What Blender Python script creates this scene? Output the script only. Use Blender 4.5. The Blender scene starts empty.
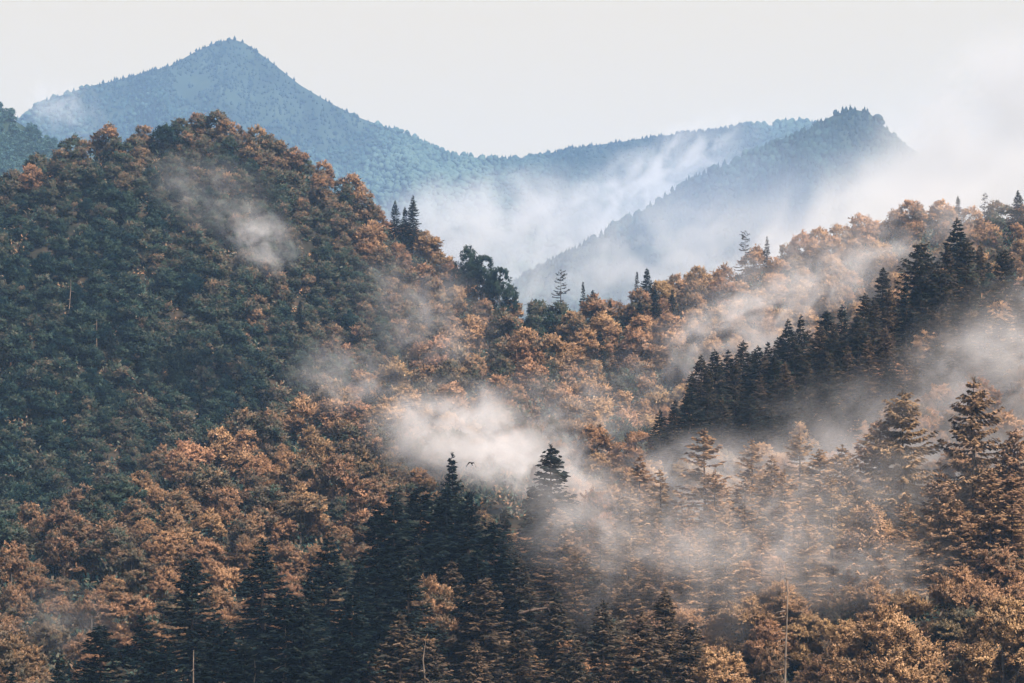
import bpy, math, random
import numpy as np
from mathutils import Vector, Matrix

# ------------------------------------------------------------------ camera, sky, sun, exposure
scene = bpy.context.scene
col = scene.collection
F = 2409.0            # focal length in pixels of a 1024 px wide frame
VH = 580.0            # the row of the horizon (the camera is level, its lens shifted up)
cam_data = bpy.data.cameras.new("camera")
cam_data.sensor_width = 36.0
cam_data.lens = 36.0 * F / 1024.0
cam_data.shift_y = (VH - 341.5) / 1024.0
cam_data.clip_start = 1.0
cam_data.clip_end = 60000.0
cam = bpy.data.objects.new("camera", cam_data)
cam.rotation_euler = (math.radians(90), 0, 0)
col.objects.link(cam)
scene.camera = cam

SUN_EL, SUN_AZ = math.radians(52), math.radians(138)      # azimuth clockwise from +Y (view direction): to the right, a little behind the camera
world = bpy.data.worlds.new("World")
scene.world = world
world.use_nodes = True
nt = world.node_tree
nt.nodes.clear()
out = nt.nodes.new("ShaderNodeOutputWorld")
sky = nt.nodes.new("ShaderNodeTexSky")
sky.sky_type = 'NISHITA'
sky.sun_disc = False
sky.sun_elevation = SUN_EL
sky.sun_rotation = SUN_AZ
sky.dust_density = 0.5
sky.ozone_density = 1.5
bg_sky = nt.nodes.new("ShaderNodeBackground")
bg_sky.inputs["Strength"].default_value = 0.14
nt.links.new(sky.outputs[0], bg_sky.inputs["Color"])
bg_cloud = nt.nodes.new("ShaderNodeBackground")             # the even overcast, thick towards the horizon
bg_cloud.inputs["Color"].default_value = (1.0, 0.795, 0.515, 1)
bg_cloud.inputs["Strength"].default_value = 0.328
tc = nt.nodes.new("ShaderNodeTexCoord")
sep = nt.nodes.new("ShaderNodeSeparateXYZ")
nt.links.new(tc.outputs["Generated"], sep.inputs[0])
mr = nt.nodes.new("ShaderNodeMapRange")
mr.interpolation_type = 'SMOOTHSTEP'
mr.inputs["From Min"].default_value = 0.22
mr.inputs["From Max"].default_value = 0.5
mr.inputs["To Min"].default_value = 1.0
mr.inputs["To Max"].default_value = 0.1
nt.links.new(sep.outputs["Z"], mr.inputs["Value"])
mix = nt.nodes.new("ShaderNodeMixShader")
nt.links.new(mr.outputs[0], mix.inputs[0])
nt.links.new(bg_sky.outputs[0], mix.inputs[1])
nt.links.new(bg_cloud.outputs[0], mix.inputs[2])
nt.links.new(mix.outputs[0], out.inputs["Surface"])

sun_data = bpy.data.lights.new("sun", 'SUN')
sun_data.energy = 4.9
sun_data.angle = math.radians(24)
sun_data.color = (1.0, 0.80, 0.62)
sun = bpy.data.objects.new("sun", sun_data)
to_sun = Vector((math.sin(SUN_AZ) * math.cos(SUN_EL), math.cos(SUN_AZ) * math.cos(SUN_EL), math.sin(SUN_EL)))
sun.rotation_euler = to_sun.to_track_quat('Z', 'Y').to_euler()
sun.location = (300, -200, 900)
col.objects.link(sun)

scene.view_settings.view_transform = 'Standard'
scene.view_settings.look = 'None'
scene.view_settings.exposure = 1.53
scene.view_settings.gamma = 1.0
scene.render.engine = 'CYCLES'
cy = scene.cycles
cy.max_bounces = 6
cy.diffuse_bounces = 3
cy.transmission_bounces = 2
cy.transparent_max_bounces = 4
cy.volume_bounces = 2
cy.volume_step_rate = 0.6
cy.volume_max_steps = 256
cy.use_denoising = True
cy.caustics_reflective = False
cy.caustics_refractive = False

rng = np.random.default_rng(7)
random.seed(7)

# ------------------------------------------------------------------ helpers
def tag(o, label=None, cat=None, group=None, kind=None):
    if label: o["label"] = label
    if cat: o["category"] = cat
    if group: o["group"] = group
    if kind: o["kind"] = kind
    return o

def link(o, parent=None):
    col.objects.link(o)
    if parent is not None: o.parent = parent
    return o

def mesh_from(name, verts, faces_flat, counts, mat=None, attrs=None, smooth=False):
    """verts (n,3), faces_flat loop vertex indices, counts polygon sizes; attrs: per-face floats."""
    me = bpy.data.meshes.new(name)
    verts = np.ascontiguousarray(verts, dtype=np.float32)
    faces_flat = np.ascontiguousarray(faces_flat, dtype=np.int32)
    counts = np.ascontiguousarray(counts, dtype=np.int32)
    me.vertices.add(len(verts)); me.vertices.foreach_set("co", verts.ravel())
    me.loops.add(len(faces_flat)); me.loops.foreach_set("vertex_index", faces_flat)
    me.polygons.add(len(counts))
    starts = np.concatenate([[0], np.cumsum(counts)[:-1]]).astype(np.int32)
    me.polygons.foreach_set("loop_start", starts)
    if smooth:
        me.polygons.foreach_set("use_smooth", np.ones(len(counts), dtype=bool))
    for k, a in (attrs or {}).items():
        a = np.ascontiguousarray(a, dtype=np.float32)
        if a.ndim == 2:
            at = me.attributes.new(k, 'FLOAT_VECTOR', 'FACE'); at.data.foreach_set("vector", a.ravel())
        else:
            at = me.attributes.new(k, 'FLOAT', 'FACE'); at.data.foreach_set("value", a)
    me.update(calc_edges=True)
    me.validate()
    if mat: me.materials.append(mat)
    return me

def quads_mesh(name, Q, mat, attrs=None):
    n = len(Q)
    return mesh_from(name, Q.reshape(-1, 3), np.arange(n * 4), np.full(n, 4), mat, attrs)

def norm(v):
    return v / np.maximum(np.linalg.norm(v, axis=-1, keepdims=True), 1e-9)

def cards(P, D, N, L, W, tip=0.35):
    """leaf cards: start P, direction D, rough normal N, length L, width W -> (n,4,3)"""
    D = norm(D)
    S = norm(np.cross(D, N))
    L = L[:, None]; W = W[:, None]
    a = P - S * W * 0.3
    b = P + S * W * 0.3
    mid = P + D * L
    c = mid + S * W * tip
    d = mid - S * W * tip
    bulge = P + D * L * 0.5
    return np.stack([a, b, c, d], axis=1)

def tube(path, radii, sides=7):
    """closed tapering tube along path -> verts, faces_flat, counts"""
    path = np.asarray(path, float); radii = np.asarray(radii, float)
    n = len(path)
    T = norm(np.gradient(path, axis=0))
    ref = np.array([1.0, 0.3, 0.0])
    A = norm(np.cross(T, np.where(np.abs(T @ ref)[:, None] > 0.95, np.array([0, 0, 1.0]), ref)))
    B = np.cross(T, A)
    ang = np.arange(sides) / sides * 2 * np.pi
    V = path[:, None, :] + radii[:, None, None] * (np.cos(ang)[None, :, None] * A[:, None, :] + np.sin(ang)[None, :, None] * B[:, None, :])
    V = V.reshape(-1, 3)
    f = []
    for i in range(n - 1):
        for j in range(sides):
            k = (j + 1) % sides
            f.append((i * sides + j, i * sides + k, (i + 1) * sides + k, (i + 1) * sides + j))
    f = np.array(f).ravel()
    cnt = [4] * ((n - 1) * sides) + [sides, sides]
    f = np.concatenate([f, np.arange(sides)[::-1], (n - 1) * sides + np.arange(sides)])
    return V, f, np.array(cnt)

def join(parts):
    Vs, Fs, Cs, off = [], [], [], 0
    for V, f, c in parts:
        Vs.append(V); Fs.append(f + off); Cs.append(c); off += len(V)
    return np.concatenate(Vs), np.concatenate(Fs), np.concatenate(Cs)

# ------------------------------------------------------------------ materials
def new_mat(name):
    m = bpy.data.materials.new(name)
    m.use_nodes = True
    n = m.node_tree
    n.nodes.clear()
    o = n.nodes.new("ShaderNodeOutputMaterial")
    return m, n, o

def ramp(n, stops, interp='LINEAR'):
    r = n.nodes.new("ShaderNodeValToRGB")
    r.color_ramp.interpolation = interp
    e = r.color_ramp.elements
    e[0].position, e[0].color = stops[0][0], (*stops[0][1], 1)
    e[1].position, e[1].color = stops[-1][0], (*stops[-1][1], 1)
    for p, c in stops[1:-1]:
        x = e.new(p); x.color = (*c, 1)
    return r

def math_node(n, op, a, b=None):
    m = n.nodes.new("ShaderNodeMath"); m.operation = op
    for i, v in enumerate((a, b)):
        if v is None: continue
        if isinstance(v, (int, float)): m.inputs[i].default_value = v
        else: n.links.new(v, m.inputs[i])
    return m.outputs[0]

def leaf_material(name, stops, translucent=0.25, spread=0.5, soft=True):
    """colour = the tree's own tint (a property of the tree, or of each tree inside a far wood) plus the clump's own age"""
    m, n, o = new_mat(name)
    ao = n.nodes.new("ShaderNodeAttribute"); ao.attribute_type = 'OBJECT'; ao.attribute_name = "tint"
    ag = n.nodes.new("ShaderNodeAttribute"); ag.attribute_type = 'GEOMETRY'; ag.attribute_name = "tree_tint"
    ac = n.nodes.new("ShaderNodeAttribute"); ac.attribute_type = 'GEOMETRY'; ac.attribute_name = "clump"
    s = math_node(n, 'ADD', ao.outputs["Fac"], ag.outputs["Fac"])
    c = math_node(n, 'MULTIPLY', math_node(n, 'SUBTRACT', ac.outputs["Fac"], 0.5), spread)
    f = math_node(n, 'ADD', s, c)
    r = ramp(n, stops)
    n.links.new(f, r.inputs[0])
    ho = n.nodes.new("ShaderNodeAttribute"); ho.attribute_type = 'OBJECT'; ho.attribute_name = "hue"      # each tree its own hue
    hg = n.nodes.new("ShaderNodeAttribute"); hg.attribute_type = 'GEOMETRY'; hg.attribute_name = "tree_hue"
    hs = n.nodes.new("ShaderNodeHueSaturation")
    n.links.new(math_node(n, 'ADD', math_node(n, 'ADD', ho.outputs["Fac"], hg.outputs["Fac"]), 0.5), hs.inputs["Hue"])
    n.links.new(r.outputs[0], hs.inputs["Color"])
    d = n.nodes.new("ShaderNodeBsdfDiffuse")
    n.links.new(hs.outputs[0], d.inputs["Color"])
    t = n.nodes.new("ShaderNodeBsdfTranslucent")
    n.links.new(hs.outputs[0], t.inputs["Color"])
    if soft:                                                           # leaves face outwards from their crown, give or take
        an = n.nodes.new("ShaderNodeAttribute"); an.attribute_type = 'GEOMETRY'; an.attribute_name = "leaf_normal"
        vt = n.nodes.new("ShaderNodeVectorTransform"); vt.vector_type = 'NORMAL'; vt.convert_from = 'OBJECT'; vt.convert_to = 'WORLD'
        n.links.new(an.outputs["Vector"], vt.inputs[0])
        n.links.new(vt.outputs[0], d.inputs["Normal"]); n.links.new(vt.outputs[0], t.inputs["Normal"])
    mx = n.nodes.new("ShaderNodeMixShader"); mx.inputs[0].default_value = translucent
    n.links.new(d.outputs[0], mx.inputs[1]); n.links.new(t.outputs[0], mx.inputs[2])
    n.links.new(mx.outputs[0], o.inputs["Surface"])
    return m

M_BEECH = leaf_material("beech_leaves", [(0.0, (0.007, 0.024, 0.029)), (0.26, (0.052, 0.088, 0.070)), (0.5, (0.140, 0.120, 0.092)),
                                        (0.75, (0.33, 0.205, 0.122)), (1.0, (0.45, 0.295, 0.172))], 0.26, 0.6)
M_SPRUCE = leaf_material("spruce_needles", [(0.0, (0.005, 0.012, 0.015)), (0.3, (0.022, 0.032, 0.031)), (0.55, (0.10, 0.076, 0.056)),
                                          (0.8, (0.26, 0.172, 0.108)), (1.0, (0.36, 0.24, 0.145))], 0.2, 0.42)
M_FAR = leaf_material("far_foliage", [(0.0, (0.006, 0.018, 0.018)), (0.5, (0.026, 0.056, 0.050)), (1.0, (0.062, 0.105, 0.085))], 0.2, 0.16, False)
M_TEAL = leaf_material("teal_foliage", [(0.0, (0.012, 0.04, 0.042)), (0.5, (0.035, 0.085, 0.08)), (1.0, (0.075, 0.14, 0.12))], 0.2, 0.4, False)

def bark_material(name, c0, c1, scale):
    m, n, o = new_mat(name)
    t = n.nodes.new("ShaderNodeTexCoord")
    mp = n.nodes.new("ShaderNodeMapping"); mp.inputs["Scale"].default_value = (scale, scale, scale * 0.2)
    n.links.new(t.outputs["Object"], mp.inputs[0])
    no = n.nodes.new("ShaderNodeTexNoise"); no.inputs["Scale"].default_value = 3.0; no.inputs["Detail"].default_value = 4
    n.links.new(mp.outputs[0], no.inputs["Vector"])
    r = ramp(n, [(0.35, c0), (0.65, c1)])
    n.links.new(no.outputs["Fac"], r.inputs[0])
    b = n.nodes.new("ShaderNodeBsdfDiffuse")
    n.links.new(r.outputs[0], b.inputs["Color"]); n.links.new(b.outputs[0], o.inputs["Surface"])
    return m

M_BARK = bark_material("beech_bark", (0.06, 0.055, 0.05), (0.14, 0.125, 0.11), 1.2)
M_SBARK = bark_material("spruce_bark", (0.045, 0.035, 0.03), (0.10, 0.075, 0.06), 1.2)
M_DEAD = bark_material("dead_wood", (0.08, 0.066, 0.054), (0.19, 0.155, 0.125), 1.0)

def ground_material(name, stops, scale):
    m, n, o = new_mat(name)
    t = n.nodes.new("ShaderNodeTexCoord")
    no = n.nodes.new("ShaderNodeTexNoise"); no.inputs["Scale"].default_value = scale; no.inputs["Detail"].default_value = 8
    n.links.new(t.outputs["Object"], no.inputs["Vector"])
    r = ramp(n, stops)
    n.links.new(no.outputs["Fac"], r.inputs[0])
    b = n.nodes.new("ShaderNodeBsdfDiffuse")
    n.links.new(r.outputs[0], b.inputs["Color"]); n.links.new(b.outputs[0], o.inputs["Surface"])
    return m

M_FLOOR = ground_material("forest_floor", [(0.3, (0.012, 0.016, 0.014)), (0.55, (0.028, 0.025, 0.019)), (0.75, (0.05, 0.036, 0.025))], 0.12)
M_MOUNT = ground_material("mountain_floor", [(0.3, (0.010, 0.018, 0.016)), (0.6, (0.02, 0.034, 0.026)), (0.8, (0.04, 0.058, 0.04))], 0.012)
M_VALLEY = ground_material("valley_floor", [(0.3, (0.025, 0.035, 0.022)), (0.7, (0.07, 0.085, 0.045))], 0.003)

# ------------------------------------------------------------------ the near terrain: one sheet whose columns fan out from the viewpoint
def curve(pts):
    a = np.array(pts, float)
    return lambda u: np.interp(u, a[:, 0], a[:, 1])

def row_z(v, Y): return (VH - v) / F * Y
def row_v(z, Y): return VH - F * z / Y

bc_Y = curve([(-400, 560), (0, 620), (130, 690), (300, 790), (420, 860), (520, 900), (620, 920), (800, 950), (1024, 950), (1400, 930)])
bc_top = curve([(-400, 640), (-100, 552), (0, 518), (60, 498), (130, 466), (200, 434), (280, 402), (340, 380), (400, 352), (450, 328), (520, 300), (560, 303), (620, 292),
                (700, 268), (800, 238), (860, 220), (900, 208), (960, 200), (1024, 202), (1400, 240)])
a_Y = curve([(-400, 900), (0, 1000), (200, 1080), (400, 1040), (520, 980), (620, 985), (1400, 1010)])
a_top = curve([(-400, 420), (-100, 240), (0, 178), (40, 152), (80, 127), (130, 118), (190, 112), (215, 113), (250, 123), (300, 142), (340, 164), (380, 195), (420, 221), (460, 250),
               (500, 280), (518, 300), (600, 420), (700, 520), (1400, 560)])
d_top = curve([(560, 600), (640, 490), (680, 455), (740, 428), (790, 401), (840, 375), (883, 351), (957, 302), (1024, 306), (1400, 360)])
k2_v = curve([(-400, 725), (0, 720), (300, 722), (600, 712), (1024, 706), (1400, 715)])

NU, NY = 420, 520
U_ = np.linspace(-300, 1324, NU)
Y_ = np.concatenate([np.linspace(120, 360, 30, endpoint=False), np.linspace(360, 1160, 400, endpoint=False), np.linspace(1160, 2300, NY - 430)])

def vnoise(x, y, seed):
    """smooth 2-D value noise"""
    xi, yi = np.floor(x).astype(int), np.floor(y).astype(int)
    fx, fy = x - xi, y - yi
    fx, fy = fx * fx * (3 - 2 * fx), fy * fy * (3 - 2 * fy)
    def h(a, b):
        n = (a * 374761393 + b * 668265263 + seed * 982451653) & 0x7fffffff
        n = ((n ^ (n >> 13)) * 1274126177) & 0x7fffffff
        return ((n ^ (n >> 16)) & 0xffff) / 65535.0
    return (h(xi, yi) * (1 - fx) + h(xi + 1, yi) * fx) * (1 - fy) + (h(xi, yi + 1) * (1 - fx) + h(xi + 1, yi + 1) * fx) * fy

def fbm(x, y, seed, octaves=4):
    s, a, t = 0, 1.0, 0
    for k in range(octaves):
        s = s + a * (vnoise(x * 2 ** k, y * 2 ** k, seed + k) - 0.5); t += a; a *= 0.5
    return s / t * 2

Z = np.zeros((NU, NY))
for i, u in enumerate(U_):
    yb, ya = float(bc_Y(u)), float(a_Y(u))
    zb = row_z(float(bc_top(u)) + 11.5 * F / yb, yb)
    za = row_z(float(a_top(u)) + 12 * F / ya, ya)
    z2 = row_z(float(k2_v(u)), 420)
    ys = [100, 250, 345, 420]
    zs = [-75, -52, -36, z2]
    t = min(max((u - 600) / 90.0, 0), 1)                       # the spruce spur rises on the right only
    lin = z2 + (zb - z2) * ((640 - 420) / (yb - 420)) if yb > 700 else None
    if lin is not None:
        zd = row_z(float(d_top(u)), 640)
        ys.append(640); zs.append(lin - 4 + t * (zd - lin + 4) if t > 0 else lin - 6 * min(max((u - 300) / 150, 0), 1))
        if t > 0:
            ys.append(715); zs.append(zs[-1] - 3 - 10 * t)
    ys += [yb, yb + 55]; zs += [zb, zb - 15]
    if za > zb - 10:
        ys += [ya]; zs += [za]
    ys += [ya + 250, ya + 600, 2300]; zs += [min(za, zb) * 0.3 - 10, -60, -70]
    z = np.interp(Y_, ys, zs)
    Z[i] = z
ker = np.hanning(15); ker /= ker.sum()
for i in range(NU):
    Z[i] = np.convolve(np.pad(Z[i], 7, mode='edge'), ker, 'valid')
ker = np.hanning(9); ker /= ker.sum()
for j in range(NY):
    Z[:, j] = np.convolve(np.pad(Z[:, j], 4, mode='edge'), ker, 'valid')
XX = (U_[:, None] - 512) / F * Y_[None, :]
YY = np.repeat(Y_[None, :], NU, 0)
Z += 3.0 * fbm(XX / 45, YY / 45, 11)

def ground(u, Y):
    fu = np.clip((np.asarray(u, float) - U_[0]) / (U_[1] - U_[0]), 0, NU - 1.001)
    fy = np.interp(Y, Y_, np.arange(NY)); fy = np.clip(fy, 0, NY - 1.001)
    i, j = fu.astype(int), fy.astype(int)
    a, b = fu - i, fy - j
    return (Z[i, j] * (1 - a) + Z[i + 1, j] * a) * (1 - b) + (Z[i, j + 1] * (1 - a) + Z[i + 1, j + 1] * a) * b

def grid_faces(nu, ny):
    i, j = np.meshgrid(np.arange(nu - 1), np.arange(ny - 1), indexing='ij')
    a = i * ny + j
    return np.stack([a, a + ny, a + ny + 1, a + 1], -1).reshape(-1), np.full((nu - 1) * (ny - 1), 4)

f_, c_ = grid_faces(NU, NY)
V_ = np.stack([XX, YY, Z], -1).reshape(-1, 3)
o = link(bpy.data.objects.new("hills", mesh_from("hills", V_, f_, c_, M_FLOOR, smooth=True)))
tag(o, "dark forest floor of the wooded hills under the beeches and spruces", "hills", kind="structure")

# the valley floor as one sheet that reaches the horizon
g = 40
gx, gy = np.meshgrid(np.linspace(-5500, 5500, g), np.linspace(-400, 9300, g), indexing='ij')
V_ = np.stack([gx, gy, np.full_like(gx, -85.0)], -1).reshape(-1, 3)
f_, c_ = grid_faces(g, g)
o = link(bpy.data.objects.new("ground", mesh_from("ground", V_, f_, c_, M_VALLEY)))
tag(o, "green valley floor between the hills and the far mountains", "ground", kind="structure")

# ------------------------------------------------------------------ far mountains
def mountain(name, label, sky_pts, Y0, reach, uspan, seed, nu=260, relief=1.0):
    sk = curve(sky_pts)
    us = np.linspace(uspan[0], uspan[1], nu)
    nt_ = 90
    ts = np.linspace(0, 1, nt_)
    rows = []
    Vv = np.zeros((nu, nt_ + 14, 3))
    for i, u in enumerate(us):
        yc = Y0 + 250 * float(fbm(np.array(u / 160.0), np.array(3.3), seed))
        zc = row_z(float(sk(u)), yc)
        yf = yc - reach
        xk = (u - 512) / F
        y = yf + (yc - yf) * ts
        z = -85 + (zc + 85) * (ts ** 1.15)
        Vv[i, :nt_, 0] = xk * y; Vv[i, :nt_, 1] = y; Vv[i, :nt_, 2] = z
        tb = np.linspace(0, 1, 15)[1:]
        yb = yc + reach * 0.8 * tb
        zb = zc + (-85 - zc) * tb
        Vv[i, nt_:, 0] = xk * yb; Vv[i, nt_:, 1] = yb; Vv[i, nt_:, 2] = zb
    # spurs and gullies on the face, none at the crest and the foot
    x, y = Vv[..., 0], Vv[..., 1]
    s = Y0 / 14.0
    tt = np.concatenate([ts, np.ones(14)])[None, :]
    n = 1 - np.abs(fbm(x / s + 0.25 * y / s, y / (s * 3.0), seed + 5, 4)) * 2
    amp = relief * Y0 * 0.048 * np.sin(np.clip(tt, 0, 1) * np.pi) ** 0.7
    Vv[..., 2] += amp * (n - 0.6)
    f, c = grid_faces(nu, nt_ + 14)
    o = link(bpy.data.objects.new(name, mesh_from(name, Vv.reshape(-1, 3), f, c, M_MOUNT, smooth=True)))
    tag(o, label, "mountain", kind="structure")
    return Vv[:, :nt_ + 1]

def sample_grid(G, n, r, tmin=0.3):
    nu, nt_, _ = G.shape
    uu = 512 + F * G[:, -1, 0] / G[:, -1, 1]
    ok = np.where((uu > -70) & (uu < 1095))[0]
    i = ok[0] + r.random(n) * (ok[-1] - ok[0] - 0.001); j = (tmin + (1 - tmin) * r.random(n) ** 0.85) * (nt_ - 1.001)
    i0, j0 = i.astype(int), j.astype(int); a, b = (i - i0)[:, None], (j - j0)[:, None]
    return (G[i0, j0] * (1 - a) + G[i0 + 1, j0] * a) * (1 - b) + (G[i0, j0 + 1] * (1 - a) + G[i0 + 1, j0 + 1] * a) * b

def far_wood(name, label, P, H, R, tint, seed, pointed):
    """a far wood: ragged little crowns, pointed or rounded, as one object"""
    r = np.random.default_rng(seed)
    n = len(P)
    S = 6
    levels = np.array([[0.0, 0.55], [0.18, 1.0], [0.42, 0.72], [0.70, 0.40], [0.88, 0.16]])
    levels_r = np.array([[0.0, 0.55], [0.25, 1.0], [0.60, 0.95], [0.85, 0.6], [0.97, 0.25]])
    lv = np.where(pointed[:, None, None], levels[None], levels_r[None])
    K = 5
    ang = (np.arange(S) / S * 2 * np.pi)[None, None, :] + r.random((n, K, 1)) * 2
    rad = lv[:, :, 1][:, :, None] * R[:, None, None] * (0.65 + 0.7 * r.random((n, K, S)))
    zz = lv[:, :, 0][:, :, None] * H[:, None, None] + (r.random((n, K, S)) - 0.5) * 0.16 * H[:, None, None]
    ring = np.stack([np.cos(ang) * rad, np.sin(ang) * rad, zz], -1) + P[:, None, None, :]
    apex = P + np.stack([np.zeros(n), np.zeros(n), H * np.where(pointed, 1.05, 1.0)], -1)
    V = np.concatenate([ring.reshape(n, K * S, 3), apex[:, None, :]], 1)
    base = []
    cnt = []
    for k in range(K - 1):
        for s in range(S):
            t = (s + 1) % S
            base += [k * S + s, k * S + t, (k + 1) * S + t, (k + 1) * S + s]; cnt.append(4)
    for s in range(S):
        base += [(K - 1) * S + s, (K - 1) * S + (s + 1) % S, K * S]; cnt.append(3)
    base = np.array(base); cnt = np.array(cnt)
    Fl = (base[None, :] + (np.arange(n) * (K * S + 1))[:, None]).ravel()
    C = np.tile(cnt, n)
    m = len(cnt)
    attrs = {"tree_tint": np.repeat(tint, m), "clump": r.random(n * m)}
    o = link(bpy.data.objects.new(name, mesh_from(name, V.reshape(-1, 3), Fl, C, M_FAR, attrs)))
    tag(o, label, "forest", kind="stuff")
    return o

peak_pts = [(-400, 175), (-40, 150), (15, 122), (25, 112), (50, 99), (90, 86), (110, 82), (140, 74), (170, 66), (195, 52), (215, 43), (232, 39), (245, 43), (270, 61), (300, 85), (330, 103),
            (360, 118), (400, 132), (430, 146), (460, 156), (490, 159), (520, 159), (545, 154), (580, 147), (620, 142), (660, 136), (700, 132), (720, 130), (740, 126), (755, 124), (768, 128), (785, 122),
            (808, 121), (830, 131), (860, 150), (900, 180), (1000, 230), (1100, 260), (1400, 330)]
G1 = mountain("mountain", "blue peaked mountain with a long ridge running right, farthest back", peak_pts, 7000, 2600, (-300, 1324), 21, nu=420)
G2 = mountain("mountain", "blue wooded mountain rising out of the cloud behind the right hill", [(300, 420), (420, 345), (480, 306), (540, 268), (560, 258), (600, 236), (640, 214), (690, 180), (740, 160), (790, 140), (830, 117), (850, 109), (868, 112),
              (884, 126), (905, 146), (930, 170), (960, 195), (1024, 235), (1400, 330)], 4500, 1500, (300, 1324), 33, nu=300)
G3 = mountain("hill", "teal wooded hillside at the left edge behind the left hill", [(-400, 40), (-60, 66), (0, 110), (20, 124), (40, 136), (62, 150), (80, 164), (120, 200), (200, 270), (320, 380)], 2700, 800, (-300, 320), 45, nu=120)

def wood_on(G, n, seed, name, label, hmin, hmax, tone_scale, pointed_share, tmin, rscale=0.30):
    r = np.random.default_rng(seed)
    P = sample_grid(G, n, r, tmin)
    crest = G[:, -1]
    i = r.random(n // 12) * (len(crest) - 1.001); i0 = i.astype(int); a = (i - i0)[:, None]
    P = np.concatenate([P, crest[i0] * (1 - a) + crest[i0 + 1] * a])
    u = 512 + F * P[:, 0] / P[:, 1]
    P = P[(u > -60) & (u < 1090)]
    P = P[fbm(P[:, 0] / (tone_scale * 0.7), P[:, 2] / (tone_scale * 0.5), seed + 31) < 0.55]          # clearings
    H = hmin + (hmax - hmin) * r.random(len(P)) ** 1.5
    tone = fbm(P[:, 0] / tone_scale, P[:, 2] / tone_scale, seed + 3)
    pt = (r.random(len(P)) + tone * 0.8) < pointed_share
    H = H * (1 + 0.5 * tone)
    tint = np.clip(0.45 + 1.1 * tone + 0.09 * r.standard_normal(len(P)) - 0.2 * pt, 0, 1)
    R = H * np.where(pt, rscale * 0.8, rscale * 1.35) * (0.8 + 0.4 * r.random(len(P)))
    P = P - np.array([0, 0, 1.0])
    far_wood(name, label, P, H, R, tint, seed + 9, pt)

wood_on(G1, 42000, 101, "forest", "blue hazy forest covering the peaked mountain", 8, 17, 260, 0.65, 0.5, 0.42)
wood_on(G2, 20000, 102, "forest", "blue hazy forest covering the mountain in the cloud", 9, 18, 200, 0.65, 0.45, 0.38)
TEAL_SLOPE = G3

# ------------------------------------------------------------------ trees
def beech_crown(seed, dens=1.0, R=6.6, H=19.0, flat=1.0):
    """fans of leafy twigs opening outwards and upwards from a cluster of domes; returns cards and a per-fan value"""
    r = np.random.default_rng(seed)
    nl = r.integers(9, 14)
    zc, rz = H * 0.50, H * 0.49 * flat
    lobes = [(np.array([0, 0, zc + rz * 0.34]), R * 0.58, rz * 0.60)]
    for k in range(nl):
        a = k / nl * 2 * np.pi + r.random() * 0.8
        d = R * (0.46 + 0.27 * r.random())
        lobes.append((np.array([math.cos(a) * d, math.sin(a) * d, zc + rz * (r.random() * 1.05 - 0.72)]), R * (0.28 + 0.18 * r.random()), rz * (0.26 + 0.16 * r.random())))
    Ps, Ds, Ns, Ls, Ws, Cs, Gs = [], [], [], [], [], [], []
    for (c, lr, lz) in lobes:
        nf = max(6, int(19 * (lr / (R * 0.4)) ** 2))
        d = norm(r.standard_normal((nf, 3)))
        d[:, 2] = np.where(d[:, 2] < -0.2, -d[:, 2] * 0.9, d[:, 2])
        d = norm(d)
        lobe_v = r.random()
        for q in range(nf):
            p = c + d[q] * np.array([lr, lr, lz]) * (0.50 + 0.38 * r.random())
            ax = norm(d[q] * np.array([1, 1, 0.75]) + np.array([0, 0, 0.30]) + 0.25 * r.standard_normal(3))
            fan_v = 0.30 * lobe_v + 0.55 * r.random()
            nt_, m = 7, int(max(3, 9 * dens))
            tw = norm(ax + 0.62 * r.standard_normal((nt_, 3)) * np.array([1, 1, 0.55]))
            tl = 0.9 + 1.3 * r.random(nt_)
            k = 1.0 / max(dens, 0.12) ** 0.45
            for g in range(nt_):
                t = 0.15 + 0.85 * r.random(m) ** 0.8
                base = p + tw[g] * (t * tl[g])[:, None] + 0.13 * r.standard_normal((m, 3)) + np.array([0, 0, -0.12]) * (t ** 2)[:, None]
                Ps.append(base); Ds.append(norm(tw[g] + 0.75 * r.standard_normal((m, 3)) * np.array([1, 1, 0.6])))
                Ns.append(np.array([0, 0, 0.9]) + d[q] * 0.45 + 0.45 * r.standard_normal((m, 3)))
                Ls.append((0.42 + 0.46 * r.random(m)) * k); Ws.append((0.26 + 0.20 * r.random(m)) * k)
                Cs.append(np.clip(fan_v + 0.15 * r.random(m), 0, 1)); Gs.append(np.repeat(norm(d[q] * 0.6 + ax * 0.6)[None], m, 0))
    Q = cards(np.concatenate(Ps), np.concatenate(Ds), np.concatenate(Ns), np.concatenate(Ls), np.concatenate(Ws), 0.36)
    mid = Q.mean(1)
    big = norm((mid - np.array([0, 0, zc * 0.8])) / np.array([R, R, rz]))
    near = np.concatenate(Gs)
    nrm = norm(0.55 * big + 0.75 * near + 0.5 * r.standard_normal(big.shape) + np.array([0, 0, 0.15]))
    return Q, np.concatenate(Cs), lobes, nrm

def beech_trunk(lobes, H=19.0, seed=0):
    r = np.random.default_rng(seed + 500)
    fork = H * 0.36
    parts = [tube([(0, 0, -1.5), (0.05, 0, 0.6), (0.1, 0.05, fork * 0.6), (0.0, 0.1, fork), (0, 0, H * 0.62)], [0.55, 0.40, 0.33, 0.28, 0.14], 8)]
    for (c, lr, lz) in lobes[1:8]:
        b = np.array([0, 0.05, fork * (0.85 + 0.3 * r.random())])
        m = b * 0.5 + c * 0.5 + np.array([0, 0, -0.6])
        parts.append(tube([b, m, c + np.array([0, 0, lz * 0.4])], [0.17, 0.11, 0.04], 6))
    return join(parts)

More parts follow.
